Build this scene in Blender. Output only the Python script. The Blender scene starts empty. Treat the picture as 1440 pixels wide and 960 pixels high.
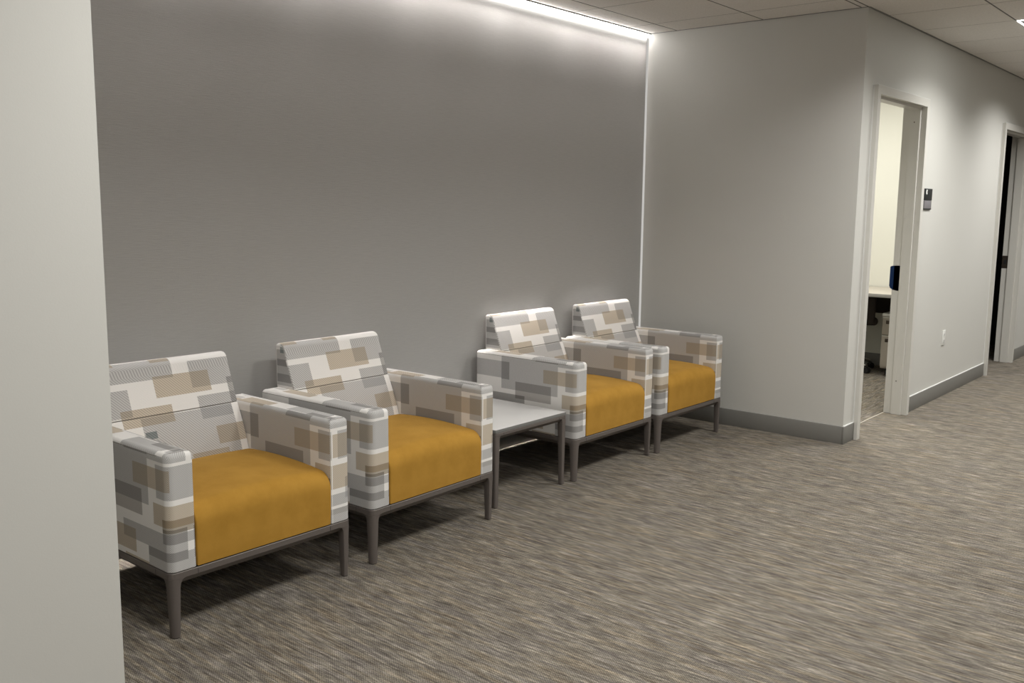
import bpy, bmesh, math, random
from mathutils import Vector, Matrix
random.seed(7)
S = bpy.context.scene
COL = S.collection
PI = math.pi

# ---------------------------------------------------------------- measured layout (metres)
YB, XR, YC, HC = 3.593, 5.715, 2.091, 2.609      # back wall, niche right wall, corridor wall, ceiling
XP = 1.057                                        # end of the near wall on the left
BB = 0.11                                         # baseboard height
D1, D2 = 5.879, 9.003                             # outer left edges of the two door frames
W, TA, HF, HA, DD = 0.764, 0.096, 0.230, 0.634, 0.70   # armchair
YF = 2.792

# ---------------------------------------------------------------- materials
def srgb(r, g, b):
    f = lambda c: (c/255/12.92) if c/255 <= 0.04045 else ((c/255+0.055)/1.055)**2.4
    return (f(r), f(g), f(b), 1)

def mat(name, col, rough=0.6, spec=0.4, metal=0.0):
    m = bpy.data.materials.new(name); m.use_nodes = True
    b = m.node_tree.nodes['Principled BSDF']
    b.inputs['Base Color'].default_value = col
    b.inputs['Roughness'].default_value = rough
    b.inputs['Specular IOR Level'].default_value = spec
    b.inputs['Metallic'].default_value = metal
    return m, m.node_tree, b

class NT:
    def __init__(s, nt): s.nt = nt; s.l = nt.links
    def n(s, t, **k):
        o = s.nt.nodes.new(t)
        for a, v in k.items(): setattr(o, a, v)
        return o
    def link(s, a, b): s.l.new(a, b)
    def coord(s, out='Object', scale=(1, 1, 1), rot=(0, 0, 0), world=False):
        if world:
            t = s.n('ShaderNodeNewGeometry').outputs['Position']
        else:
            t = s.n('ShaderNodeTexCoord').outputs[out]
        m = s.n('ShaderNodeMapping'); m.inputs['Scale'].default_value = scale; m.inputs['Rotation'].default_value = rot
        s.link(t, m.inputs['Vector']); return m.outputs['Vector']
    def noise(s, vec, scale, detail=3, rough=0.5):
        o = s.n('ShaderNodeTexNoise'); o.inputs['Scale'].default_value = scale
        o.inputs['Detail'].default_value = detail; o.inputs['Roughness'].default_value = rough
        s.link(vec, o.inputs['Vector']); return o.outputs['Fac']
    def ramp(s, fac, stops):
        o = s.n('ShaderNodeValToRGB'); e = o.color_ramp.elements
        while len(e) < len(stops): e.new(0.5)
        for x, (p, c) in zip(e, stops): x.position = p; x.color = c
        s.link(fac, o.inputs['Fac']); return o.outputs['Color']
    def math(s, op, a, b=None, c=None):
        o = s.n('ShaderNodeMath', operation=op)
        for i, v in enumerate((a, b, c)):
            if v is None: continue
            if isinstance(v, (int, float)): o.inputs[i].default_value = v
            else: s.link(v, o.inputs[i])
        return o.outputs[0]
    def mix(s, fac, a, b, mode='MIX'):
        o = s.n('ShaderNodeMix', data_type='RGBA', blend_type=mode)
        for i, v in ((0, fac), (6, a), (7, b)):
            if isinstance(v, (int, float)): o.inputs[i].default_value = v
            elif isinstance(v, tuple): o.inputs[i].default_value = v
            else: s.link(v, o.inputs[i])
        return o.outputs[2]
    def bump(s, h, bsdf, strength=0.2, dist=0.002):
        o = s.n('ShaderNodeBump'); o.inputs['Strength'].default_value = strength; o.inputs['Distance'].default_value = dist
        s.link(h, o.inputs['Height']); s.link(o.outputs['Normal'], bsdf.inputs['Normal'])

def paint(name, col, bump=0.12, rough=0.55):
    m, nt, b = mat(name, col, rough, 0.3); t = NT(nt)
    v = t.coord(world=True)
    t.link(t.mix(t.noise(v, 3, 2), tuple(x*0.985 for x in col[:3])+(1,), tuple(min(1, x*1.015) for x in col[:3])+(1,)), b.inputs['Base Color'])
    t.bump(t.noise(v, 260, 2), b, bump, 0.001)
    return m

M = {}
M['white'] = paint('white_wall_paint', (0.605, 0.598, 0.565, 1))
M['office'] = paint('office_wall_paint', (0.70, 0.69, 0.62, 1))
M['door'] = paint('door_frame_paint', (0.615, 0.60, 0.56, 1), 0.03, 0.38)
M['trimwhite'] = paint('white_caulk', (0.7, 0.7, 0.68, 1), 0.02)

# accent wall: grey wallcovering with a faint horizontal weave
m, nt, b = mat('grey_wallcovering', (0.2, 0.19, 0.175, 1), 0.5, 0.35); t = NT(nt)
v = t.coord(world=True, scale=(5, 5, 130))
n1 = t.noise(v, 3, 4, 0.6)
t.link(t.ramp(n1, [(0.3, (0.362, 0.357, 0.342, 1)), (0.7, (0.398, 0.392, 0.376, 1))]), b.inputs['Base Color'])
t.bump(n1, b, 0.35, 0.0015); M['accent'] = m

# baseboard
m, nt, b = mat('grey_baseboard', (0.2, 0.195, 0.18, 1), 0.5, 0.3); M['bb'] = m

# carpet: thin streaks, many yarn tones; 'turn' gives the quarter-turned lay of the office
def carpet(name, turn):
    m, nt, b = mat(name, (0.2, 0.19, 0.17, 1), 0.95, 0.1); t = NT(nt)
    sc = (lambda a, b_: (b_, a, 1)) if turn else (lambda a, b_: (a, b_, 1))
    # streaks run along local Y
    a = t.noise(t.coord(world=True, scale=sc(85, 9)), 1.0, 3, 0.6)
    c = t.noise(t.coord(world=True, scale=sc(210, 24)), 1.0, 3, 0.65)
    e = t.noise(t.coord(world=True, scale=sc(20, 3.0)), 1.0, 2, 0.5)
    hue = t.noise(t.coord(world=True, scale=sc(30, 2.0)), 1.7, 1, 0.5)
    s = t.math('ADD', t.math('MULTIPLY', a, 0.50), t.math('ADD', t.math('MULTIPLY', c, 0.34), t.math('MULTIPLY', e, 0.16)))
    colr = t.ramp(s, [(0.36, (0.082, 0.072, 0.060, 1)), (0.46, (0.140, 0.124, 0.103, 1)), (0.54, (0.205, 0.184, 0.152, 1)), (0.66, (0.37, 0.334, 0.275, 1))])
    tint = t.ramp(hue, [(0.38, (0.97, 0.97, 1.03, 1)), (0.5, (1, 1, 1, 1)), (0.66, (1.06, 1.0, 0.92, 1))])
    colr = t.mix(1.0, colr, tint, 'MULTIPLY')
    # loop rows: small dashes across the streaks
    sx = t.n('ShaderNodeSeparateXYZ'); t.link(t.coord(world=True), sx.inputs[0])
    wob = t.math('MULTIPLY', c, 6.0)
    st = t.math('MULTIPLY', t.math('SINE', t.math('MULTIPLY', sx.outputs[1 if turn else 0], 2*PI/.0085)), t.math('SINE', t.math('ADD', wob, t.math('MULTIPLY', sx.outputs[0 if turn else 1], 2*PI/.0105))))
    fil = t.noise(t.coord(world=True, scale=sc(210, 8.0)), 1.0, 1, 0.5)
    fil = t.ramp(fil, [(0.36, (0.62, 0.62, 0.62, 1)), (0.47, (1, 1, 1, 1)), (0.60, (1, 1, 1, 1)), (0.70, (1.25, 1.22, 1.15, 1))])
    colr = t.mix(1.0, colr, fil, 'MULTIPLY')
    dash = t.noise(t.coord(world=True, scale=sc(260, 150)), 1.0, 1, 0.5)
    k = t.math('ADD', t.math('MULTIPLY', st, 0.42), t.math('MULTIPLY', dash, 0.9))
    k = t.math('ADD', k, 0.56)
    g = t.n('ShaderNodeCombineColor')
    for i in range(3): t.link(k, g.inputs[i])
    t.link(t.mix(1.0, colr, g.outputs[0], 'MULTIPLY'), b.inputs['Base Color'])
    t.bump(t.math('ADD', dash, s), b, 0.5, 0.003)
    return m
M['carpet'] = carpet('streaked_carpet', False)
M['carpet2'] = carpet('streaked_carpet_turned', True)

# ceiling tile
m, nt, b = mat('ceiling_tile', (0.52, 0.49, 0.455, 1), 0.9, 0.1); t = NT(nt)
v = t.coord(world=True)
t.link(t.ramp(t.noise(v, 90, 3, 0.7), [(0.35, (0.76, 0.735, 0.70, 1)), (0.6, (0.83, 0.80, 0.765, 1))]), b.inputs['Base Color'])
t.bump(t.noise(v, 300, 2), b, 0.3, 0.001); M['tile'] = m
M['grid'] = mat('ceiling_grid', (0.10, 0.095, 0.085, 1), 0.6)[0]
M['alu'] = mat('grey_aluminium', (0.20, 0.20, 0.19, 1), 0.4, 0.5, 0.3)[0]

# bronze-grey painted metal of chair and table legs
m, nt, b = mat('taupe_metal', (0.140, 0.121, 0.110, 1), 0.42, 0.45, 0.15); t = NT(nt)
t.bump(t.noise(t.coord(scale=(1, 1, 1)), 500, 1), b, 0.05, 0.0005); M['metal'] = m
M['glide'] = mat('black_glide', (0.012, 0.012, 0.012, 1), 0.5)[0]
M['crease'] = mat('seam_shadow_thread', (0.24, 0.22, 0.195, 1), 0.9, 0.1)[0]
m, nt, b = mat('laminate_top', (0.66, 0.65, 0.64, 1), 0.36, 0.5); M['laminate'] = m
m, nt, b = mat('laminate_edge', (0.20, 0.198, 0.19, 1), 0.5, 0.3); M['lamedge'] = m

# mustard microsuede
m, nt, b = mat('mustard_suede', srgb(176, 124, 40), 0.85, 0.15); t = NT(nt)
v = t.coord()
big = t.noise(v, 9, 4, 0.6); fine = t.noise(v, 700, 2)
t.link(t.ramp(t.math('ADD', t.math('MULTIPLY', big, 0.75), t.math('MULTIPLY', fine, 0.25)),
       [(0.36, (0.38, 0.200, 0.030, 1)), (0.62, (0.455, 0.246, 0.042, 1))]), b.inputs['Base Color'])
b.inputs['Sheen Weight'].default_value = 0.25; b.inputs['Sheen Roughness'].default_value = 0.4
b.inputs['Sheen Tint'].default_value = (1, 0.7, 0.3, 1)
t.bump(t.math('ADD', fine, t.math('MULTIPLY', big, 2)), b, 0.25, 0.002); M['mustard'] = m

# patterned upholstery: woven tint per cell in a colour attribute, diagonal twill lines over it
m, nt, b = mat('patchwork_upholstery', (0.7, 0.7, 0.7, 1), 0.85, 0.15); t = NT(nt)
at = t.n('ShaderNodeAttribute', attribute_name='weave')
uv = t.n('ShaderNodeUVMap', uv_map='cloth')
sp = t.n('ShaderNodeSeparateXYZ'); t.link(uv.outputs['UV'], sp.inputs[0])
ph = t.math('MULTIPLY', t.math('SUBTRACT', sp.outputs[0], sp.outputs[1]), 2*PI/0.0072)
line = t.math('MULTIPLY_ADD', t.math('SINE', ph), 0.5, 0.5)
fine = t.noise(t.coord('UV', scale=(600, 900, 1)), 1.0, 1)
lum = t.math('SUBTRACT', 1.0, t.math('MULTIPLY', t.math('MULTIPLY', line, at.outputs['Alpha']), 0.62))
lum = t.math('MULTIPLY', lum, t.math('MULTIPLY_ADD', fine, 0.16, 0.93))
g = t.n('ShaderNodeCombineColor')
for i in range(3): t.link(lum, g.inputs[i])
t.link(t.mix(1.0, at.outputs['Color'], g.outputs[0], 'MULTIPLY'), b.inputs['Base Color'])
t.bump(line, b, 0.12, 0.001); M['cloth'] = m

def emit(name, col, s):
    m = bpy.data.materials.new(name); m.use_nodes = True; nt = m.node_tree; nt.nodes.clear()
    e = nt.nodes.new('ShaderNodeEmission'); o = nt.nodes.new('ShaderNodeOutputMaterial')
    e.inputs[0].default_value = col; e.inputs[1].default_value = s
    nt.links.new(e.outputs[0], o.inputs[0]); return m
M['led'] = emit('led_lens', (1.0, 0.975, 0.955, 1), 11.0)
M['edgeglow'] = emit('edge_glow', (1.0, 0.97, 0.92, 1), 0.45)  # weak glow standing in for light on the wall, not a lamp
M['lens'] = emit('troffer_lens', (1.0, 1.0, 0.95, 1), 6.0)
M['black'] = mat('black_plastic', (0.016, 0.016, 0.017, 1), 0.45)[0]
M['signblack'] = mat('sign_black', (0.02, 0.022, 0.022, 1), 0.4)[0]
M['signgrey'] = mat('sign_grey', (0.20, 0.19, 0.20, 1), 0.45)[0]
M['plastic'] = mat('white_plastic', (0.75, 0.75, 0.72, 1), 0.35)[0]
M['slot'] = mat('dark_slot', (0.09, 0.085, 0.08, 1), 0.6)[0]
M['tape'] = mat('navy_painters_tape', (0.012, 0.045, 0.15, 1), 0.55, 0.3)[0]
M['bronze'] = mat('bronze_strike', (0.07, 0.055, 0.045, 1), 0.35, 0.5, 0.7)[0]
M['dark'] = paint('unlit_room_shade', (0.02, 0.02, 0.02, 1))  # near-black colour stands in for the shade of an unlit room
M['desk'] = mat('desk_laminate', (0.52, 0.48, 0.42, 1), 0.45)[0]
M['deskedge'] = mat('desk_edge', (0.30, 0.29, 0.27, 1), 0.5)[0]
M['cab'] = mat('putty_steel', (0.40, 0.36, 0.31, 1), 0.5)[0]
M['mesh'] = mat('dark_brown_fabric', (0.035, 0.027, 0.022, 1), 0.9)[0]
M['chrome'] = mat('polished_aluminium', (0.75, 0.75, 0.75, 1), 0.25, 0.5, 1.0)[0]

# ---------------------------------------------------------------- mesh helpers
def link(name, bm, m, parent=None, smooth=None, loc=None, doub=False):
    if doub: bmesh.ops.remove_doubles(bm, verts=bm.verts[:], dist=1e-5)
    me = bpy.data.meshes.new(name)
    bmesh.ops.recalc_face_normals(bm, faces=bm.faces[:])
    bm.to_mesh(me); bm.free()
    for x in (m if isinstance(m, (list, tuple)) else [m]): me.materials.append(x)
    if smooth is not None:
        me.shade_smooth(); me.set_sharp_from_angle(angle=math.radians(smooth))
    o = bpy.data.objects.new(name, me); COL.objects.link(o)
    if parent: o.parent = parent
    if loc: o.location = loc
    return o

def box(bm, x0, x1, y0, y1, z0, z1, bev=0, mi=0, seg=2):
    r = bmesh.ops.create_cube(bm, size=1)
    vs = r['verts']
    for q in vs:
        q.co = Vector(((x0+x1)/2 + q.co.x*(x1-x0), (y0+y1)/2 + q.co.y*(y1-y0), (z0+z1)/2 + q.co.z*(z1-z0)))
    fs = list({f for q in vs for f in q.link_faces})
    if bev:
        es = list({e for q in vs for e in q.link_edges})
        rr = bmesh.ops.bevel(bm, geom=es, offset=bev, segments=seg, profile=0.5, affect='EDGES')
        fs = list(set([f for f in fs if f.is_valid] + rr['faces']))
    for f in fs:
        if f.is_valid: f.material_index = mi
    return fs

def cyl(bm, c, r, h, axis='z', seg=24, r2=None, mi=0):
    rot = {'z': Matrix.Identity(4), 'x': Matrix.Rotation(PI/2, 4, 'Y'), 'y': Matrix.Rotation(PI/2, 4, 'X')}[axis]
    r_ = bmesh.ops.create_cone(bm, cap_ends=True, segments=seg, radius1=r, radius2=r if r2 is None else r2, depth=h, matrix=Matrix.Translation(c) @ rot)
    for q in r_['verts']:
        for f in q.link_faces: f.material_index = mi

def thing(name, label, cat, loc=(0, 0, 0), rz=0, group=None):
    o = bpy.data.objects.new(name, None); COL.objects.link(o)
    o.empty_display_size = 0.1
    o.location = loc; o.rotation_euler = (0, 0, rz); o['label'] = label; o['category'] = cat
    if group: o['group'] = group
    return o
def tag(o, label, cat, group=None):
    o['label'] = label; o['category'] = cat
    if group: o['group'] = group
    return o
def struct(name, bm, m, parent=None, smooth=None):
    o = link(name, bm, m, parent, smooth)
    if not parent: o['kind'] = 'structure'
    return o

# sweep: a closed outline (list of (a, b, u)) offset inwards by 'inset' at each level (inset, c, v);
# place(a, b, c) maps to xyz; colour(region, u, v) gives rgba of a cell; uvf(region,u,v) gives cloth uv
def offset_outline(pts, d):
    n = len(pts); out = []
    for i in range(n):
        p0 = Vector(pts[i-1][:2]); p1 = Vector(pts[i][:2]); p2 = Vector(pts[(i+1) % n][:2])
        e1 = (p1-p0); e2 = (p2-p1)
        e1 = e1.normalized() if e1.length > 1e-9 else e2.normalized(); e2 = e2.normalized() if e2.length > 1e-9 else e1
        n1 = Vector((-e1.y, e1.x)); n2 = Vector((-e2.y, e2.x))
        nn = n1 + n2
        k = nn.length_squared
        nn = nn * (2/k) if k > 1e-6 else n1
        nn = nn if nn.length < 2 else nn.normalized()*1.4
        out.append(p1 + nn*d)
    return out

def sweep(bm, outline, levels, place, colour=None, uvf=None, capbot=True, captop=True, capcut=None, capcol=None, warp=None):
    lay = bm.loops.layers.float_color.get('weave') or bm.loops.layers.float_color.new('weave') if colour else None
    uvl = bm.loops.layers.uv.get('cloth') or bm.loops.layers.uv.new('cloth') if colour else None
    n = len(outline); rings = []
    area_ = sum(outline[i][0]*outline[(i+1) % n][1]-outline[(i+1) % n][0]*outline[i][1] for i in range(n))
    sg_ = 1 if area_ > 0 else -1
    for ins, c, v in levels:
        ins *= sg_
        pp = offset_outline(outline, ins) if abs(ins) > 1e-9 else [Vector(p[:2]) for p in outline]
        rings.append([bm.verts.new(place(q.x, q.y, c)) for q in pp])
    for k in range(len(levels)-1):
        for i in range(n):
            j = (i+1) % n
            try: f = bm.faces.new((rings[k][i], rings[k][j], rings[k+1][j], rings[k+1][i]))
            except ValueError: continue
            if colour:
                u0, u1 = outline[i][2], outline[j][2]
                if j == 0: u1 = outline[i][2] + 1e-4
                reg = outline[i][3]
                v0, v1 = levels[k][2], levels[k+1][2]
                col = colour(reg, (u0+u1)/2, (v0+v1)/2)
                for lp, (u, v) in zip(f.loops, ((u0, v0), (u1, v0), (u1, v1), (u0, v1))):
                    lp[lay] = col; lp[uvl].uv = uvf(reg, u, v) if uvf else (u, v)
    for on, ring, which in ((capbot, rings[0], 'bot'), (captop, rings[-1], 'top')):
        if not on: continue
        f = bm.faces.new(ring)
        if colour and capcol:
            fs = [f]
            if capcut:
                for co, no in capcut(which):
                    geom = fs + list({e for x in fs for e in x.edges}) + list({q for x in fs for q in x.verts})
                    r = bmesh.ops.bisect_plane(bm, geom=geom, plane_co=co, plane_no=no, dist=1e-6)
                    fs = [g_ for g_ in r['geom'] if isinstance(g_, bmesh.types.BMFace)]
            for x in fs:
                cc = x.calc_center_median(); col, ax = capcol(which, cc)
                for lp in x.loops:
                    lp[lay] = col; lp[uvl].uv = (lp.vert.co[ax[0]]*ax[2], lp.vert.co[ax[1]])
    return rings

def arc(cx, cy, r, a0, a1, n):
    return [(cx + r*math.cos(a0+(a1-a0)*i/n), cy + r*math.sin(a0+(a1-a0)*i/n)) for i in range(n+1)]

# ---------------------------------------------------------------- upholstery pattern
BASE = (0.85, 0.83, 0.805)
TINT = {'G': (0.735, 0.74, 0.75, 0.62), 'T': (0.79, 0.71, 0.60, 0.55), 'D': (0.59, 0.585, 0.58, 0.6),
        'P': (0.60, 0.585, 0.575, 0.25), 'B': (0.60, 0.55, 0.48, 0.45), 'L': (0.80, 0.80, 0.79, 0.35), 'C': (0.42, 0.47, 0.48, 0.3)}
def layers(rects, u, v):
    r, g, b_ = BASE; a = 0.0
    for k, u0, u1, v0, v1 in rects:
        if u0 <= u < u1 and v0 <= v < v1:
            if k == 'W': r, g, b_ = BASE; a = 0; continue
            t_ = TINT[k]; r *= t_[0]; g *= t_[1]; b_ *= t_[2]; a = max(a, t_[3])
    return (r, g, b_, a)

ARM = [('G', 0, .187, .499, .592), ('G', .187, .579, .442, .634), ('D', .187, .244, .494, .592), ('D', .427, .580, .617, .66),
       ('T', .482, .705, .505, .578), ('G', .630, .80, .478, .592), ('G', .579, .770, .603, .66), ('P', .288, .535, .397, .490),
       ('D', .06, .354, .374, .416), ('T', .608, .80, .385, .459), ('B', .662, .80, .366, .411), ('G', .403, .80, .300, .362),
       ('D', .662, .767, .328, .378), ('T', .28, .485, .255, .338), ('D', .567, .767, .268, .300), ('G', .567, .80, .20, .300),
       ('T', .408, .567, .225, .241), ('W', .767, .80, .296, .328), ('T', .05, .19, .26, .33), ('G', 0, .11, .24, .30), ('T', .07, .27, .626, .64)]
ARMU = sorted({x for r in ARM for x in r[1:3]}); ARMV = sorted({x for r in ARM for x in r[3:5]})
RF = [('G', 0, .1, .603, .66), ('G', .036, .1, .481, .591), ('T', .012, .1, .488, .579), ('T', .010, .1, .366, .459), ('G', .071, .1, .322, .405),
      ('G', .008, .1, .300, .345), ('D', .008, .1, .266, .288), ('G', .008, .1, .20, .266)]
RFU = sorted({x for r in RF for x in r[1:3]}); RFV = sorted({x for r in RF for x in r[3:5]})
TOP = [('G', .655, .8, .1, .9), ('T', .106, .29, .3, 1.1), ('G', .40, .635, -.1, .75), ('D', .53, .675, .45, 1.1), ('L', 0, .09, .5, 1.1)]
BACK = [('G', -1, .408, .757, .828), ('T', .326, .406, .808, .836), ('T', .320, .562, .687, .767), ('G', .480, .80, .705, .789),
        ('D', .638, .80, .629, .729), ('G', -1, .210, .633, .733), ('T', .163, .374, .594, .658), ('G', .235, .632, .30, .622),
        ('G', .490, .632, .583, .671), ('G', .632, .80, .627, .671), ('T', .538, .80, .480, .549), ('T', .412, .575, .40, .462),
        ('C', .240, .286, .545, .571), ('T', .100, .176, .803, .86), ('L', .417, .578, .838, .87), ('G', .2, .5, .88, 1.1)]
BACKU = sorted({x for r in BACK for x in r[1:3]}); BACKV = sorted({x for r in BACK for x in r[3:5]})

def make_arm(parent, right):
    """arm slab: outer vertical corners and top softly rounded, pattern wraps side to front"""
    r, ri, rt = 0.026, 0.006, 0.018
    o = []   # a = distance across (0 outer .. TA inner), b = y;  region
    def mono(us, lo, hi): return [x for x in us if lo+1e-4 < x < hi-1e-4]
    # outer side, rear -> front (y DD -> r)
    for u in [0.006] + mono(ARMU, 0.006, DD-r): o.append((0, DD-u, u, 'side'))
    for i, (a, b_) in enumerate(arc(r, r, r, PI, 1.5*PI, 8)): o.append((a, b_, DD-r+2*r*i/8, 'front' if i > 8 else 'side'))
    fu = sorted(set([.03, .045, .06, .075] + ([TA-x for x in RFU] if right else [x-DD for x in ARMU])))
    for a in mono(fu, r, TA-ri): o.append((a, 0, DD+a, 'front'))
    for i, (a, b_) in enumerate(arc(TA-ri, ri, ri, -PI/2, 0, 2)): o.append((a, b_, DD+TA-ri if i == 0 else (DD-ri), 'front' if i == 0 else 'inner'))
    for u in reversed(mono(ARMU, 0.006, DD-ri)): o.append((TA, DD-u, u, 'inner'))
    o.append((TA, DD-0.004, 0.004, 'rear')); o.append((TA-.004, DD, 0.0, 'rear')); o.append((0.004, DD, 0.0, 'rear'))
    # last vertex of the corner arc belongs to the front
    o = [(a, b_, u, ('front' if (reg == 'side' and u >= DD) else reg)) for a, b_, u, reg in o]
    vs = [HF] + [v for v in sorted(set(ARMV + (RFV if right else []))) if HF+.006 < v < HA-rt-.003]
    lv = [(0.004, HF, HF), (0, HF+.004, HF+.004)] + [(0, v, v) for v in vs[1:]]
    for i in range(5):
        t_ = PI/2*i/4; lv.append((rt*(1-math.cos(t_))*0.9, HA-rt+rt*math.sin(t_), HA-rt + rt*i/4*0.9))
    lv.append((rt+.002, HA-.0008, .66))
    def place(a, b_, c): return (a, b_, c)
    def colour(reg, u, v):
        if v > HA-rt+.004 and reg == 'side' and u < DD-.03:
            return layers(TOP, u, .05)
        v = min(v, .638)
        if reg == 'front' and right: return layers(RF, TA-(u-DD), v)
        return layers(ARM, u, v)
    def uvf(reg, u, v):
        return (u, -v) if reg == 'side' and not right else (u, v) if reg != 'inner' else (-u, -v)
    us = sorted({x for q in TOP for x in q[1:3]}); ts = sorted({q[3] for q in TOP} | {q[4] for q in TOP})
    def cut(which):
        return [((0, DD-u, 0), (0, 1, 0)) for u in us if 0.01 < u < DD-.01] + [((TA*x, 0, 0), (1, 0, 0)) for x in ts if 0.1 < x < .95]
    def capcol(which, c): return layers(TOP, DD-c.y, c.x/TA), (0, 1, -1)
    bm = bmesh.new()
    sweep(bm, o, lv, place, colour, uvf, capcut=cut, capcol=capcol)
    if right:
        for q in bm.verts: q.co.x = W - q.co.x
    a_ = link('armrest', bm, M['cloth'], parent, 42)
    # seam around the outer and front edge of the top panel
    pts = [Vector((a, b_, 0)) for a, b_, u, reg in o if reg in ('side', 'front')]
    offs = offset_outline(o, .0012); k_ = len(pts); o2_ = offset_outline(o, .0135)
    for i in range(k_):
        m_ = min(1, max(0, (.05-o[i][1])/.05)); m_ = m_*m_*(3-2*m_)
        offs[i] = (offs[i]*(1-m_)+o2_[i]*m_); offs[i] = Vector((offs[i].x, offs[i].y, HA-rt+.0045 + m_*(rt-.0045-.0008)))
    bm = bmesh.new(); tube_path(bm, [Vector((q.x if not right else W-q.x, q.y, q.z)) for q in offs[:k_]], 0.0011)
    link('seam', bm, M['crease'], a_, 60)
    if right:
        bm = bmesh.new(); tube_path(bm, [Vector((W-TA+.0012, .0012, HF+.01)), Vector((W-TA+.0012, .0012, HA-.03))], 0.0012)
        link('seam', bm, M['crease_light'], a_, 60)
    return a_

def tube_path(bm, pts, r, closed=False, seg=6):
    rings = []; n = len(pts)
    for i, p in enumerate(pts):
        if closed: d = (pts[(i+1) % n]-pts[i-1])
        else: d = pts[min(i+1, n-1)]-pts[max(i-1, 0)]
        d.normalize(); up = Vector((0, 0, 1)) if abs(d.z) < .9 else Vector((1, 0, 0))
        s = d.cross(up).normalized(); w = s.cross(d)
        rings.append([bm.verts.new(p + s*r*math.cos(2*PI*k/seg) + w*r*math.sin(2*PI*k/seg)) for k in range(seg)])
    for i in range(n if closed else n-1):
        A, B = rings[i], rings[(i+1) % n]
        for k in range(seg): bm.faces.new((A[k], A[(k+1) % seg], B[(k+1) % seg], B[k]))
    if not closed: bm.faces.new(rings[0][::-1]); bm.faces.new(rings[-1])
def tube_loop(bm, pts, r): tube_path(bm, pts, r, True)
M['crease_light'] = mat('pale_welt', (0.62, 0.60, 0.56, 1), 0.9, 0.1)[0]

def fillet(a, b, c, r, n):
    a, b, c = Vector(a), Vector(b), Vector(c)
    u = (a-b).normalized(); v = (c-b).normalized(); ang = u.angle(v); d = r/math.tan(ang/2)
    cen = b + (u+v).normalized()*(r/math.sin(ang/2)); p, q = b+u*d-cen, b+v*d-cen
    a0 = math.atan2(p.y, p.x); a1 = math.atan2(q.y, q.x)
    while a1-a0 > PI: a1 -= 2*PI
    while a1-a0 < -PI: a1 += 2*PI
    return [(cen.x+r*math.cos(a0+(a1-a0)*i/n), cen.y+r*math.sin(a0+(a1-a0)*i/n)) for i in range(n+1)]

def make_back(parent):
    x0, x1 = TA+.0015, W-TA-.0015
    # side outline (y, z), front bottom -> up the front -> over the top -> down the rear
    zf = lambda z: 0.521 + (z-.437)*(.129/.333)       # front plane
    o = []
    zs = sorted({z for z in BACKV if .36 < z < .775} | {.35, .40, .45, .50, .55, .60, .6235, .627, .6305, .68, .72, .775})
    for z in zs:
        y = zf(z) - 0.006*math.sin(PI*min(1, max(0, (z-.43)/.2)))*(z < .627) + (0.007 if abs(z-.627) < 1e-4 else 0.0)
        o.append((y, z, z, 'front'))
    c1, c2 = (zf(.831)-.004, .831), (.722, .824)
    f1 = fillet((zf(.775), .775), c1, c2, .034, 8); f2 = fillet(c1, c2, (.722, .5), .014, 4)
    for i, (a, b_) in enumerate(f1): o.append((a, b_, .782+.06*i/8, 'front'))
    for i, (a, b_) in enumerate(f2): o.append((a, b_, .885+.015*i/4, 'front' if i < 2 else 'rear'))
    o.append((.722, .60, .95, 'rear')); o.append((.722, HF+.03, 1.0, 'rear'))
    rr = .008
    lv = [(rr, x0, x0), (rr*.3, x0+rr*.28, x0+rr*.28), (0, x0+rr, x0+rr)]
    lv += [(0, x, x) for x in BACKU if x0+rr+.002 < x < x1-rr-.002]
    lv += [(0, x1-rr, x1-rr), (rr*.3, x1-rr*.28, x1-rr*.28), (rr, x1, x1)]
    SIDE = [('G', -1, 1, .64, .80), ('C', .645, .69, .785, .812), ('D', -1, 1, .727, .757), ('D', -1, 1, .655, .692)]
    def cut(which): return [((0, 0, z), (0, 0, 1)) for z in (.655, .692, .727, .757, .64, .785, .80, .812)] + [((0, .645, 0), (0, 1, 0)), ((0, .69, 0), (0, 1, 0))]
    def capcol(which, c): return layers(SIDE, c.y, c.z), (1, 2, 1)
    bm = bmesh.new()
    sweep(bm, o, lv, lambda a, b_, c: (c, a, b_), lambda reg, u, v: layers(BACK, v, u) if reg == 'front' else BASE+(0,),
          lambda reg, u, v: (-v*.62, u*.62), capcut=cut, capcol=capcol)
    bk = link('backrest', bm, M['cloth'], parent, 40)
    bm = bmesh.new(); tube_path(bm, [Vector((x0+.004, zf(.627)+.0015, .6268)), Vector((W/2, zf(.627)+.0005, .6268)), Vector((x1-.004, zf(.627)+.0015, .6268))], .0011)
    link('seam', bm, M['crease'], bk, 60)
    return bk

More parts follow.
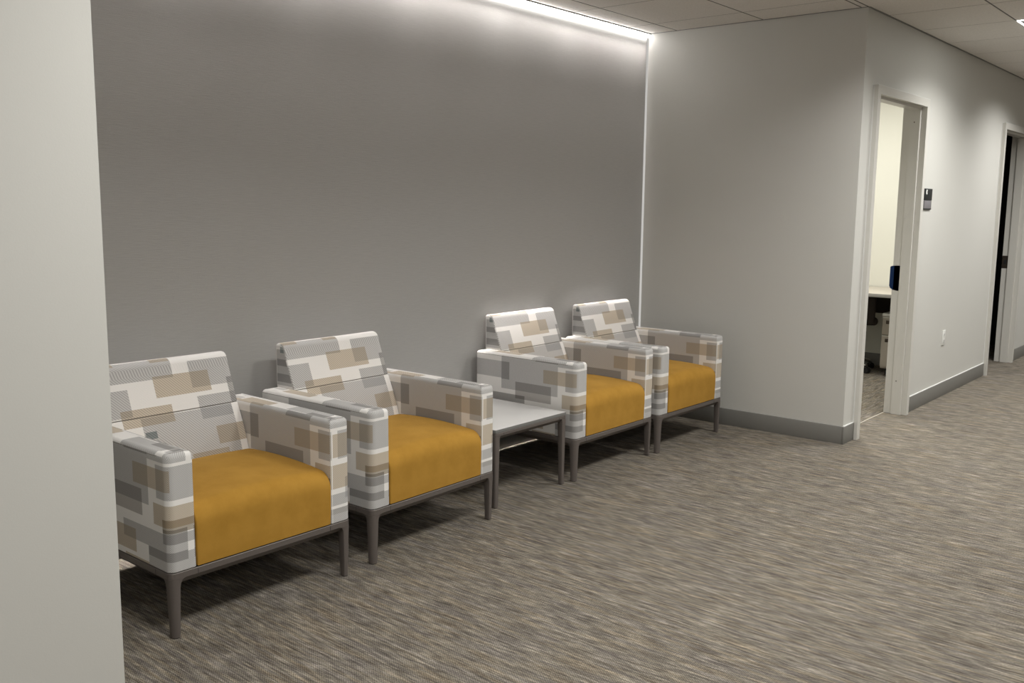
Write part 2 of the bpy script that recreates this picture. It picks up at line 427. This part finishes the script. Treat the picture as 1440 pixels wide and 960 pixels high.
def make_seat(parent):
    x0, x1 = TA+.0012, W-TA-.0012
    zt = .443; r = .062
    o = [(-.001, HF+.004), (-.003, HF+.05), (-.005, HF+.10), (-.0045, zt-r-.01)]
    for i in range(9):
        a = PI - PI/2*i/8; o.append((-.0045+r+r*math.cos(a), zt-.006-r+r*math.sin(a)))
    o += [(.10, zt-.002), (.16, zt+.002), (.24, zt+.005), (.32, zt+.006), (.40, zt+.004), (.48, zt), (.53, zt-.006), (.56, zt-.02), (.56, HF+.004)]
    o = o[::-1]
    o = [(a, b_, 0, '') for a, b_ in o]
    rr = .006; lv = []
    for i in range(5):
        t_ = PI/2*i/4; lv.append((rr*(1-math.sin(t_)), x0+rr*(1-math.cos(t_)), 0))
    for i in range(1, 14): lv.append((0, x0+rr+(x1-x0-2*rr)*i/14, 0))
    for i in range(4, -1, -1):
        t_ = PI/2*i/4; lv.append((rr*(1-math.sin(t_)), x1-rr*(1-math.cos(t_)), 0))
    bm = bmesh.new()
    o2 = [(a, b_, 0, '') for a, b_, _, _ in o][::-1]
    sweep(bm, o2[::-1] if False else o2, [(-l[0] if False else l[0], l[1], 0) for l in lv], lambda a, b_, c: (c, a, b_))
    hw = (x1-x0)/2
    for q in bm.verts:
        k = 1-((q.co.x-W/2)/hw)**2
        m_ = min(1, max(0, (q.co.z-.33)/.10)) * min(1, max(0, (.56-q.co.y)/.1))
        q.co.z += .018*k*m_
        q.co.z = max(q.co.z, HF+.002)
    return link('seat', bm, M['mustard'], parent, 50)

def leg_mesh(h, wtop, wbot, flare, mirror_x, mirror_y, w, d, rcorner=.012, oi=.004, tail=.03):
    """tapered corner leg: outer corner follows the frame corner, inner faces taper; flares into the rails at the top"""
    bm = bmesh.new(); rings = []
    zs = [0.0, h*.25, h*.5, h*.75, h-tail, h-tail*.6, h-tail*.3, h-tail*.12, h]
    for z in zs:
        t_ = z/h
        wid = wbot + (wtop-wbot)*t_
        if z > h-tail:
            k = (z-(h-tail))/tail; wid += flare*(1-math.sqrt(max(0, 1-k*k)))
        off = oi*(1-t_)
        r = rcorner if z > h*.5 else rcorner*.9
        pts = arc(off+r, off+r, r, PI, 1.5*PI, 5)
        ri = .004
        pts += arc(off+wid-ri, off+ri, ri, -PI/2, 0, 2)
        pts += arc(off+wid-ri, off+wid-ri, ri, 0, PI/2, 2)
        pts += arc(off+ri, off+wid-ri, ri, PI/2, PI, 2)
        rings.append([bm.verts.new(((w-x) if mirror_x else x, (d-y) if mirror_y else y, z+.003)) for x, y in pts])
    n = len(rings[0])
    for k in range(len(zs)-1):
        for i in range(n): bm.faces.new((rings[k][i], rings[k][(i+1) % n], rings[k+1][(i+1) % n], rings[k+1][i]))
    bm.faces.new(rings[0]); bm.faces.new(rings[-1])
    return bm

def ring_frame(parent, w, d, z1, z0, inset, r=.014, solid=True, name='frame', zm=None):
    o = []
    for (cx, cy, a0) in ((r, r, PI), (w-r, r, 1.5*PI), (w-r, d-r, 0), (r, d-r, PI/2)):
        o += [(a, b_, 0, '') for a, b_ in arc(cx, cy, r, a0, a0+PI/2, 4)]
    zm = zm or z1-(z1-z0)*.5
    lv = [(.002, z1, 0), (0, z1-.002, 0), (0, zm+.002, 0), (.002, zm, 0), (inset, z0, 0)]
    bm = bmesh.new()
    if solid:
        sweep(bm, o, lv, lambda a, b_, c: (a, b_, c))
    else:
        lv += [(inset+.012, z0, 0), (inset+.012, z1, 0)]
        rg = sweep(bm, o, lv, lambda a, b_, c: (a, b_, c), capbot=False, captop=False)
        A, B = rg[0], rg[-1]
        for i in range(len(A)): bm.faces.new((A[i], A[(i+1) % len(A)], B[(i+1) % len(A)], B[i]))
    return link(name, bm, M['metal'], parent, 35)

def make_armchair():
    root = thing('armchair', '', 'armchair')
    piv = root
    parts = []
    parts.append(ring_frame(root, W, DD, HF-.001, .184, .026, r=.022, zm=.206))
    parts[-1]
    fr = parts[-1]
    # joints where rail meets corner casting
    for x in (.101, W-.101):
        bm = bmesh.new(); box(bm, x-.0007, x+.0007, -.0005, .004, .2065, HF-.003); link('rail_joint', bm, M['glide'], fr)
    for y in (.095,):
        for x in (-.0005, W-.0035):
            bm = bmesh.new(); box(bm, x, x+.004, y-.0007, y+.0007, .2065, HF-.003); link('rail_joint', bm, M['glide'], fr)
    for mx in (0, 1):
        for my in (0, 1):
            lg = link('leg', leg_mesh(.2045, .037, .027, .020, mx, my, W, DD, rcorner=.02, oi=.005), M['metal'], root, 35)
            bm = bmesh.new(); cx = .019 if not mx else W-.019; cy = .019 if not my else DD-.019
            cyl(bm, (cx, cy, .0018), .011, .0036, seg=16); link('glide', bm, M['glide'], lg, 30)
    make_arm(root, False); make_arm(root, True)
    make_back(root); make_seat(root)
    # shift parts so that the empty sits at the base centre
    for c in root.children: c.location.x -= W/2; c.location.y -= DD/2
    return root

def copy_tree(o, parent=None):
    c = o.copy(); COL.objects.link(c); c.parent = parent
    for ch in list(o.children): copy_tree(ch, c)
    return c

chair = make_armchair()
def put(root, x, dy, rdeg, label):
    r = math.radians(rdeg); ox, oy = W/2, DD/2
    root.location = (x + ox*math.cos(r)-oy*math.sin(r), YF+dy + ox*math.sin(r)+oy*math.cos(r), 0)
    root.rotation_euler = (0, 0, r); root['label'] = label; root['group'] = 'patterned armchairs along the grey wall'
spots = [(1.5648, -.0376, -.365, 'patterned armchair with mustard seat, nearest, partly hidden by the pale wall edge'),
         (2.4463, -.0339, 1.1737, 'patterned armchair with mustard seat just left of the low side table'),
         (3.9295, .0478, -.256, 'patterned armchair with mustard seat directly right of the low side table'),
         (4.7301, .0237, -.4973, 'patterned armchair with mustard seat in the corner, farthest along the row')]
copies = [chair] + [copy_tree(chair) for _ in spots[1:]]
for c, s in zip(copies, spots): put(c, *s)

# ---------------------------------------------------------------- side table
def make_table():
    w, d, h = .560, .660, .387
    x, y = 3.318, 2.862
    root = thing('side_table', 'low square side table with pale grey top and taupe metal legs', 'side table', (x+w/2, y+d/2, 0))
    bm = bmesh.new(); box(bm, -w/2, w/2, -d/2, d/2, h-.0165, h, .0015)
    bm.normal_update()
    for f in bm.faces:
        f.material_index = 0 if f.normal.z > .9 else 1
    link('tabletop', bm, [M['laminate'], M['lamedge']], root, 30)
    o = ring_frame(root, w, d, h-.0175, h-.050, .018, r=.008, solid=False, zm=h-.034)
    o.location = (-w/2, -d/2, 0)
    for xx in (.06, w-.06):
        bm = bmesh.new(); box(bm, xx-.0006, xx+.0006, -.0005, .003, h-.033, h-.019); link('rail_joint', bm, M['glide'], o)
    for mx in (0, 1):
        for my in (0, 1):
            lg = link('leg', leg_mesh(h-.0365, .033, .023, .010, mx, my, w, d, rcorner=.008, oi=.003, tail=.018), M['metal'], root, 35)
            lg.location = (-w/2, -d/2, 0)
            bm = bmesh.new(); cyl(bm, (.0155 if not mx else w-.0155, .0155 if not my else d-.0155, .0018), .0095, .0036, seg=16); link('glide', bm, M['glide'], lg, 30)
make_table()

# ---------------------------------------------------------------- room shell
T = 0.12
bm = bmesh.new(); box(bm, -3, 14, -4.6, 2.218, -.06, 0); box(bm, -3, XR+T, 2.218, 3.75, -.06, 0); struct('floor', bm, M['carpet'])
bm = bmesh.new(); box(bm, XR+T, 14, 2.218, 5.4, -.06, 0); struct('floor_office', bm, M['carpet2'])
bm = bmesh.new(); box(bm, XP-T, XR+.01, YB, YB+.11, 0, 2.75); struct('wall_back', bm, M['accent'])
bm = bmesh.new(); box(bm, XR, XR+T, YC, 5.4, 0, 2.75); struct('wall_right', bm, M['white'])
bm = bmesh.new(); box(bm, -3, XP, YC, YC+T, 0, 2.75); box(bm, XP-T, XP, YC+T, YB, 0, 2.75); struct('wall_left', bm, M['white'])
DO = .964  # outer left edge of frame to right edge of opening
yw0, yw1 = YC, YC+T
bm = bmesh.new()
box(bm, XR+T, D1+.035, yw0, yw1, 0, 2.75); box(bm, D1+.035, D1+DO+.015, yw0, yw1, 2.149, 2.75)
box(bm, D1+DO+.015, D2+.035, yw0, yw1, 0, 2.75); box(bm, D2+.035, D2+DO+.015, yw0, yw1, 2.149, 2.75)
box(bm, D2+DO+.015, 14, yw0, yw1, 0, 2.75)
# the corner piece in front of the niche wall end shares the same paint
struct('wall_corridor', bm, M['white'])
bm = bmesh.new(); box(bm, -3, 14, -4.72, -4.6, 0, 2.75); struct('wall_opposite', bm, M['white'])
bm = bmesh.new(); box(bm, 14, 14.12, -4.72, 5.4, 0, 2.75); struct('wall_end', bm, M['white'])
bm = bmesh.new(); box(bm, -3.12, -3, -4.72, 3.8, 0, 2.75); struct('wall_near', bm, M['white'])
bm = bmesh.new(); box(bm, 8.93, 9.03, YC+T, 5.4, 0, 2.75); struct('wall_office', bm, M['office'])
bm = bmesh.new(); box(bm, XR+T, 8.93, 5.3, 5.4, 0, 2.75); struct('wall_office_back', bm, M['office'])
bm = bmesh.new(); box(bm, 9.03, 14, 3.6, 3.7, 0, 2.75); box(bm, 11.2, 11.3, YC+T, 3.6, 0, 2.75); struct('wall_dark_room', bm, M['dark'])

# ceiling: lay-in tiles with dark reveals
def tiles(name, X0, X1, Y0, Y1, gx0, gy0, holes=()):
    P_ = .6145; bm = bmesh.new()
    xs = [X0]; k = math.ceil((X0-gx0)/P_+1e-6)
    while gx0+k*P_ < X1-.01: xs.append(gx0+k*P_); k += 1
    xs.append(X1)
    ys = [Y0]; k = math.ceil((Y0-gy0)/P_+1e-6)
    while gy0+k*P_ < Y1-.01: ys.append(gy0+k*P_); k += 1
    ys.append(Y1)
    for i in range(len(xs)-1):
        for j in range(len(ys)-1):
            cx, cy = (xs[i]+xs[i+1])/2, (ys[j]+ys[j+1])/2
            if any(abs(cx-h[0]) < .2 and abs(cy-h[1]) < .2 for h in holes): continue
            if xs[i+1]-xs[i] < .03 or ys[j+1]-ys[j] < .03: continue
            gx, gy = .0042, .0055
            box(bm, xs[i]+gx, xs[i+1]-gx, ys[j]+gy, ys[j+1]-gy, HC, HC+.02)
    o = struct(name, bm, M['tile'])
    bm = bmesh.new(); box(bm, X0, X1, Y0, Y1, HC+.0008, HC+.0035)
    for h in holes:
        pass
    o2 = link('ceiling_grid', bm, M['grid'], o)
    return o
GX, GY = 4.812, 3.360
P_ = .6145
YS = 3.560   # front edge of the wall slot
tro = (GX+3.5*P_, GY-3.5*P_)   # centre of the ceiling light fixture whose corner shows
tiles('ceiling', -3, XR, YC, YS, GX, GY)
tiles('ceiling_corridor', -3, 14, -4.6, YC, GX, GY, holes=())
bm = bmesh.new(); box(bm, -3, 14, -4.6, 5.4, HC+.045, HC+.1); struct('ceiling_slab', bm, M['grid'])
bm = bmesh.new(); box(bm, XR+T, 8.93, YC+T, 5.3, HC, HC+.03); struct('ceiling_office', bm, M['tile'])
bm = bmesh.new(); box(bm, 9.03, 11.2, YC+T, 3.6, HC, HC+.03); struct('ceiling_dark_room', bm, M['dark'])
# wall angles: thin L trim where ceiling meets wall, coloured dark for the shadow line
bm = bmesh.new()
box(bm, XR-.010, XR, YC-.0, YS, HC-.0025, HC+.002); struct('trim_1', bm, M['alu'])
bm = bmesh.new(); box(bm, XR, 14, YC-.012, YC, HC-.0025, HC+.002); struct('trim_2', bm, M['alu'])

# baseboards
def base(name, segs):
    bm = bmesh.new()
    for s in segs: box(bm, *s, 0, BB, .0022, seg=2)
    return struct(name, bm, M['bb'], smooth=30)
base('baseboard_right', [(XR-.011, XR, YC+.0005, YB-.011)])
base('baseboard_back', [(XP, XR-.011, YB-.011, YB)])
base('baseboard_left', [(-3, XP+.011, YC-.011, YC), (XP, XP+.011, YC, YB-.011)])
base('baseboard_corridor', [(XR-.011, D1-.001, YC-.011, YC), (D1+DO+.052, D2-.001, YC-.011, YC), (D2+DO+.052, 14, YC-.011, YC)])
base('baseboard_office', [(8.919, 8.93, YC+T, 5.3), (XR+T, 8.919, 5.289, 5.3)])
def caulk(name, segs):
    bm = bmesh.new()
    for s in segs: box(bm, *s, BB-.0005, BB+.0035)
    return struct(name, bm, M['trimwhite'])
caulk('trim_3', [(D1+DO+.052, D2-.001, YC-.008, YC), (XR-.004, D1-.001, YC-.008, YC)])

# door frames
def frame(n, X0, strike=None):
    xi0, xi1, zh = X0+.05, X0+DO, 2.134
    fy0, fy1 = YC-.030, 2.215     # corridor face, room face
    bm = bmesh.new()
    # jamb profile in plan from the opening edge; face return .05 wide
    def jamb(x_open, s):     # s=-1 left jamb (material to the left), +1 right jamb
        prof = [(0, fy0), (0, 2.098), (-.016, 2.101), (-.016, 2.166), (0, 2.169), (0, fy1+.004), (.05, fy1+.004), (.05, YC+T+.0005), (.012, YC+T+.0005), (.012, YC-.0005), (.05, YC-.0005), (.05, fy0)]
        return [(x_open + s*a, y) for a, y in prof]
    L = jamb(xi0, -1); R = jamb(xi1, 1)
    def prism(prof, z0, z1):
        A = [bm.verts.new((x, y, z0)) for x, y in prof]; B = [bm.verts.new((x, y, z1)) for x, y in prof]
        k = len(A)
        for i in range(k): bm.faces.new((A[i], A[(i+1) % k], B[(i+1) % k], B[i]))
        bm.faces.new(A); bm.faces.new(B)
    prism(L, 0, zh+.05); prism(R, 0, zh+.05)
    # head
    prof = [(0, fy0), (0, 2.098), (-.016, 2.101), (-.016, 2.166), (0, 2.169), (0, fy1+.004), (.05, fy1+.004), (.05, YC+T+.0005), (.012, YC+T+.0005), (.012, YC-.0005), (.05, YC-.0005), (.05, fy0)]
    A = [bm.verts.new((xi0, y, zh+a)) for a, y in prof]; B = [bm.verts.new((xi1, y, zh+a)) for a, y in prof]
    k = len(A)
    for i in range(k): bm.faces.new((A[i], A[(i+1) % k], B[(i+1) % k], B[i]))
    bm.faces.new(A); bm.faces.new(B)
    o = struct('door_%d' % n, bm, M['door'])
    return o, xi1
def frame_bead(n, X0):
    bm = bmesh.new(); z = 2.184; x1 = X0+DO+.05
    box(bm, X0-.003, x1+.003, YC-.0302, YC-.024, z-.0005, z+.004, .001)
    box(bm, x1-.0005, x1+.003, YC-.006, YC, 0, z); box(bm, X0-.003, X0+.0005, YC-.006, YC, 0, z)
    struct('trim_%d' % n, bm, M['trimwhite'])
bm = bmesh.new(); box(bm, D1+.05, D1+DO, 2.2155, 2.2215, -.001, .0012); struct('trim_6', bm, M['desk'])
frame_bead(4, D1); frame_bead(5, D2)
d1, xj = frame(1, D1)
for yy, zz in ((2.137, 2.035), (2.140, .24)):
    bm = bmesh.new(); cyl(bm, (xj-.0165, yy, zz), .004, .002, 'x', 12); link('bumper', bm, M['bronze'], d1)
d2, xj2 = frame(2, D2)
bm = bmesh.new(); box(bm, xj2-.0015, xj2+.001, 2.171, 2.2185, .90, 1.02, .0006); sk = link('strike_plate', bm, M['bronze'], d2)
bm = bmesh.new(); box(bm, xj2-.0022, xj2-.0014, 2.183, 2.205, .94, .98); link('latch_hole', bm, M['black'], sk)
# painter's tape over the strike of door 1
bm = bmesh.new()
prof = [(2.1700, 0), (2.180, 0), (2.19, 0), (2.20, 0), (2.210, 0), (2.2195, 0), (2.230, 0), (2.236, 0)]
Av = []
ytop = [1.054, 1.055, 1.055, 1.054, 1.053, 1.052, 1.049, 1.045]
ybot = [.880, .878, .880, .882, .884, .888, .896, .912]
g_ = []
for (y, _), zt_, zb_ in zip(prof, ytop, ybot):
    bul = .001 + .003*max(0, y-2.215)/.02
    g_.append([bm.verts.new((xj-.0015-bul, y, zb_ + (zt_-zb_)*i/6)) for i in range(7)])
fs = []
for a, b_ in zip(g_[:-1], g_[1:]):
    for i in range(6): fs.append(bm.faces.new((a[i], a[i+1], b_[i+1], b_[i])))
bmesh.ops.solidify(bm, geom=fs, thickness=.0008)
tp = link('painters_tape', bm, M['tape'], None, 40)
tag(tp, "dark blue tape stuck over the latch on the open doorway's right jamb", 'tape')

# ---------------------------------------------------------------- things on the corridor wall
sg = thing('room_sign', 'small black and grey room sign on the corridor wall beside the doorway', 'sign', (7.074, YC, 1.45))
bm = bmesh.new(); box(bm, -.078, .078, -.010, 0, .061, .142, .0012); link('sign_header', bm, M['signblack'], sg, 30)
bm = bmesh.new(); box(bm, -.078, .078, -.008, 0, 0, .0605, .0012); link('sign_insert', bm, M['signgrey'], sg, 30)
bm = bmesh.new(); box(bm, -.078, .078, -.0095, 0, -.004, .004, .001); link('sign_rail', bm, M['signblack'], sg, 30)
# white mark: round spot open to the right
bm = bmesh.new()
pts = arc(-.048, .118, .017, .6, 2*PI-.6, 18); q0 = (-.044, .118)
fr_ = [bm.verts.new((x, -.0108, z)) for x, z in pts] + [bm.verts.new((q0[0], -.0108, q0[1]))]
f = bm.faces.new(fr_); r_ = bmesh.ops.extrude_face_region(bm, geom=[f])
for q in r_['geom']:
    if isinstance(q, bmesh.types.BMVert): q.co.y += .0012
link('sign_mark', bm, M['plastic'], sg)

ol = thing('power_outlet', 'white double power outlet low on the corridor wall', 'outlet', (7.727, YC, .465))
bm = bmesh.new(); box(bm, -.036, .036, -.006, 0, -.058, .058, .0025); link('cover_plate', bm, M['plastic'], ol, 30)
for z in (-.024, .024):
    bm = bmesh.new(); box(bm, -.017, .017, -.0075, -.005, z-.014, z+.014, .002); rc = link('receptacle', bm, M['plastic'], ol, 30)
    for x in (-.006, .006):
        bm = bmesh.new(); box(bm, x-.0015, x+.0015, -.008, -.007, z-.002, z+.008); link('slot', bm, M['slot'], rc)
    bm = bmesh.new(); cyl(bm, (0, -.0076, z-.008), .003, .001, 'y', 12); link('ground_hole', bm, M['slot'], rc)

# ---------------------------------------------------------------- linear wall light along the back wall
ll = thing('linear_wall_light', 'bright linear light strip where the grey wall meets the ceiling', 'ceiling light', ((XP+XR)/2, YB, HC))
hx = (XR-XP)/2
bm = bmesh.new(); box(bm, -hx, hx, YS-YB, YS-YB+.006, -.006, .010); box(bm, -hx, hx, YS-YB+.004, YS-YB+.010, -.0035, .010); link('trim_channel', bm, M['alu'], ll)
bm = bmesh.new(); box(bm, -hx, hx, YS-YB+.010, -.001, -.0235, .008, .003); link('lens', bm, M['led'], ll, 30)
bm = bmesh.new(); box(bm, hx-.004, hx, -.015, -.0005, -HC+BB+.01, -.026, .001); link('edge_strip', bm, M['edgeglow'], ll, 30)  # added glowing strip for the bright line of light down the niche corner

# ceiling light fixture in the corridor
cl = thing('ceiling_light', 'square recessed ceiling light at the top right corner of the photo', 'ceiling light', (tro[0], tro[1], HC))
h2 = P_/2-.004
bm = bmesh.new()
for a in ((-h2, h2, h2-.012, h2), (-h2, h2, -h2, -h2+.012), (-h2, -h2+.012, -h2+.012, h2-.012), (h2-.012, h2, -h2+.012, h2-.012)): box(bm, *a, -.004, .0)
link('lit_rim', bm, M['lens'], cl)
bm = bmesh.new(); box(bm, -h2+.012, h2-.012, -h2+.012, h2-.012, -.003, .0); link('baffle', bm, M['alu'], cl)
bm = bmesh.new(); box(bm, -h2+.045, h2-.045, -h2+.045, h2-.045, -.005, -.003); link('diffuser', bm, M['lens'], cl)

# ---------------------------------------------------------------- office behind the first doorway
dk = thing('office_desk', 'pale laminate desk seen through the open doorway', 'desk', (8.53, 3.40, 0))
bm = bmesh.new(); box(bm, -.39, .39, -1.15, 1.15, .705, .735, .002)
bm.normal_update()
for f in bm.faces: f.material_index = 0 if f.normal.z > .9 else 1
link('desktop', bm, [M['desk'], M['deskedge']], dk, 30)
for y in (-1.13, 1.11):
    bm = bmesh.new(); box(bm, -.34, .36, y, y+.025, 0, .705, .002); link('side_panel', bm, M['cab'], dk, 30)
bm = bmesh.new(); box(bm, .30, .315, -1.1, 1.11, .50, .705, .001); link('modesty_panel', bm, M['mesh'], dk, 30)

cb = thing('file_pedestal', 'beige rolling drawer cabinet under the office desk', 'cabinet', (8.63, 2.575, 0))
bm = bmesh.new(); box(bm, -.25, .26, -.20, .20, .065, .545, .004); link('body', bm, M['cab'], cb, 30)
bm = bmesh.new(); box(bm, -.262, .262, -.202, .202, .525, .550, .003); link('top', bm, M['plastic'], cb, 30)
for z0, z1 in ((.365, .515), (.08, .355)):
    bm = bmesh.new(); box(bm, -.268, -.25, -.196, .196, z0, z1, .003); dr = link('drawer', bm, M['cab'], cb, 30)
    bm = bmesh.new(); box(bm, -.272, -.266, .125, .165, z1-.055, z1-.025, .002); link('handle', bm, M['bronze'], dr, 30)
    bm = bmesh.new(); box(bm, -.270, -.255, -.196, .196, z1-.004, z1+.001, .001); link('drawer_lip', bm, M['plastic'], dr, 30)
for x in (-.20, .20):
    for y in (-.15, .15):
        bm = bmesh.new(); cyl(bm, (x, y, .028), .028, .024, 'y', 18); box(bm, x-.016, x+.016, y-.016, y+.016, .045, .065, .002); link('caster', bm, M['black'], cb, 30)

oc = thing('task_chair', 'dark office chair pushed up to the desk, seen through the doorway', 'chair', (8.50, 3.15, 0), 0.6)
bm = bmesh.new()
def rounded_slab(bm, cx, cy, cz, sx, sy, sz, bev): box(bm, cx-sx/2, cx+sx/2, cy-sy/2, cy+sy/2, cz-sz/2, cz+sz/2, bev, seg=5)
rounded_slab(bm, 0.02, 0, .46, .46, .48, .075, .035); link('seat', bm, M['mesh'], oc, 40)
bm = bmesh.new(); rounded_slab(bm, -.22, 0, .56, .06, .48, .27, .028)
for q in bm.verts:
    q.co.x += .35*q.co.y**2 - .12*(q.co.z-.56)
    k = abs(q.co.z-.56)/.135; q.co.y *= 1-.28*k**3
link('backrest', bm, M['mesh'], oc, 40)
bm = bmesh.new(); tube_path(bm, [Vector((-.05, 0, .41)), Vector((-.20, 0, .40)), Vector((-.285, 0, .46)), Vector((-.27, 0, .60))], .016, seg=10); link('back_bracket', bm, M['black'], oc, 40)
bm = bmesh.new(); cyl(bm, (0, 0, .25), .025, .34, seg=20); link('gas_lift', bm, M['black'], oc, 30)
bm = bmesh.new(); cyl(bm, (0, 0, .085), .045, .05, seg=20); hub = link('hub', bm, M['chrome'], oc, 30)
for k in range(5):
    a = 2*PI*k/5 + math.atan2(-.25, -.10) - .6
    bm = bmesh.new(); dx, dy = math.cos(a), math.sin(a)
    tube_path(bm, [Vector((dx*.04, dy*.04, .095)), Vector((dx*.18, dy*.18, .092)), Vector((dx*.27, dy*.27, .068))], .015, seg=10)
    link('base_arm', bm, M['chrome'], oc, 40)
    bm = bmesh.new()
    for s in (-.013, .013): 
        r_ = bmesh.ops.create_cone(bm, cap_ends=True, segments=18, radius1=.026, radius2=.026, depth=.016,
             matrix=Matrix.Translation((dx*.28-dy*s, dy*.28+dx*s, .0262)) @ Matrix.Rotation(a, 4, 'Z') @ Matrix.Rotation(PI/2, 4, 'X'))
    cyl(bm, (dx*.28, dy*.28, .05), .012, .02, seg=12)
    link('caster', bm, M['black'], oc, 30)

# ---------------------------------------------------------------- lights
def area(name, loc, sx, sy, power, col, spread=180, rot=(0, 0, 0)):
    l = bpy.data.lights.new(name, 'AREA'); l.shape = 'RECTANGLE'; l.size = sx; l.size_y = sy
    l.energy = power; l.color = col; l.spread = math.radians(spread)
    o = bpy.data.objects.new(name, l); COL.objects.link(o); o.location = loc; o.rotation_euler = rot
    return o
CW = (1.0, 0.99, 0.955)
for x in (-1.5, 1.45, 3.29, 5.13, 6.963, 8.80, 11.2):
    area('corridor_light', (x, tro[1], HC-.007), .52, .52, 21.5, CW, 141)
for x in (-1.0, 2.0, 5.0, 8.0, 11.0):
    for y in (-1.6, -3.4):
        area('fill_light', (x, y, HC-.007), .6, .6, 12, CW, 180)  # added unseen fill lamps behind the camera, brightening back wall and chair fronts
area('wall_slot_light', ((XP+XR)/2, YB-.014, HC-.0250), XR-XP-.02, .020, .6, (1.0, .95, .93), 165)
area('wall_slot_light', ((XP+XR)/2, YS-.004, HC-.009), XR-XP-.02, .012, 4.6, (1.0, .94, .92), 44, (math.radians(9), 0, 0))
area('wall_slot_light', ((XP+XR)/2, YS+.006, HC-.0245), XR-XP-.02, .010, 4.5, (1.0, .94, .90), 8)
for k in range(7):
    area('wall_slot_light', (XP+.42+k*.665, YS-.004, HC-.0095), .22, .012, .05, (1.0, .95, .93), 50, (math.radians(9), 0, 0))
area('office_light', (7.45, 3.1, HC-.01), 1.0, .9, 44, (1.0, .985, .91))

w = bpy.data.worlds.new('world'); S.world = w; w.use_nodes = True
w.node_tree.nodes['Background'].inputs[0].default_value = (0.6, 0.58, 0.55, 1)
w.node_tree.nodes['Background'].inputs[1].default_value = 0.02

# ---------------------------------------------------------------- camera
yaw, pit, rol, f, h = math.radians(39.827), math.radians(8.1552), math.radians(.6003), 1330.81, 1.4419
F = Vector((math.cos(yaw)*math.cos(pit), math.sin(yaw)*math.cos(pit), -math.sin(pit)))
R0 = Vector((math.sin(yaw), -math.cos(yaw), 0)); U0 = R0.cross(F)
R = R0*math.cos(rol)+U0*math.sin(rol); U = -R0*math.sin(rol)+U0*math.cos(rol)
cam = bpy.data.cameras.new('camera'); co = bpy.data.objects.new('camera', cam); COL.objects.link(co)
cam.sensor_width = 36; cam.lens = f/1440*36; cam.clip_start = .05
co.matrix_world = Matrix(((R.x, U.x, -F.x, 0), (R.y, U.y, -F.y, 0), (R.z, U.z, -F.z, h), (0, 0, 0, 1)))
S.camera = co
vs_ = S.view_settings; S.display_settings.display_device = 'sRGB'
vs_.view_transform = 'Standard'; vs_.look = 'None'; vs_.gamma = 1; vs_.exposure = 0.32; vs_.use_curve_mapping = False
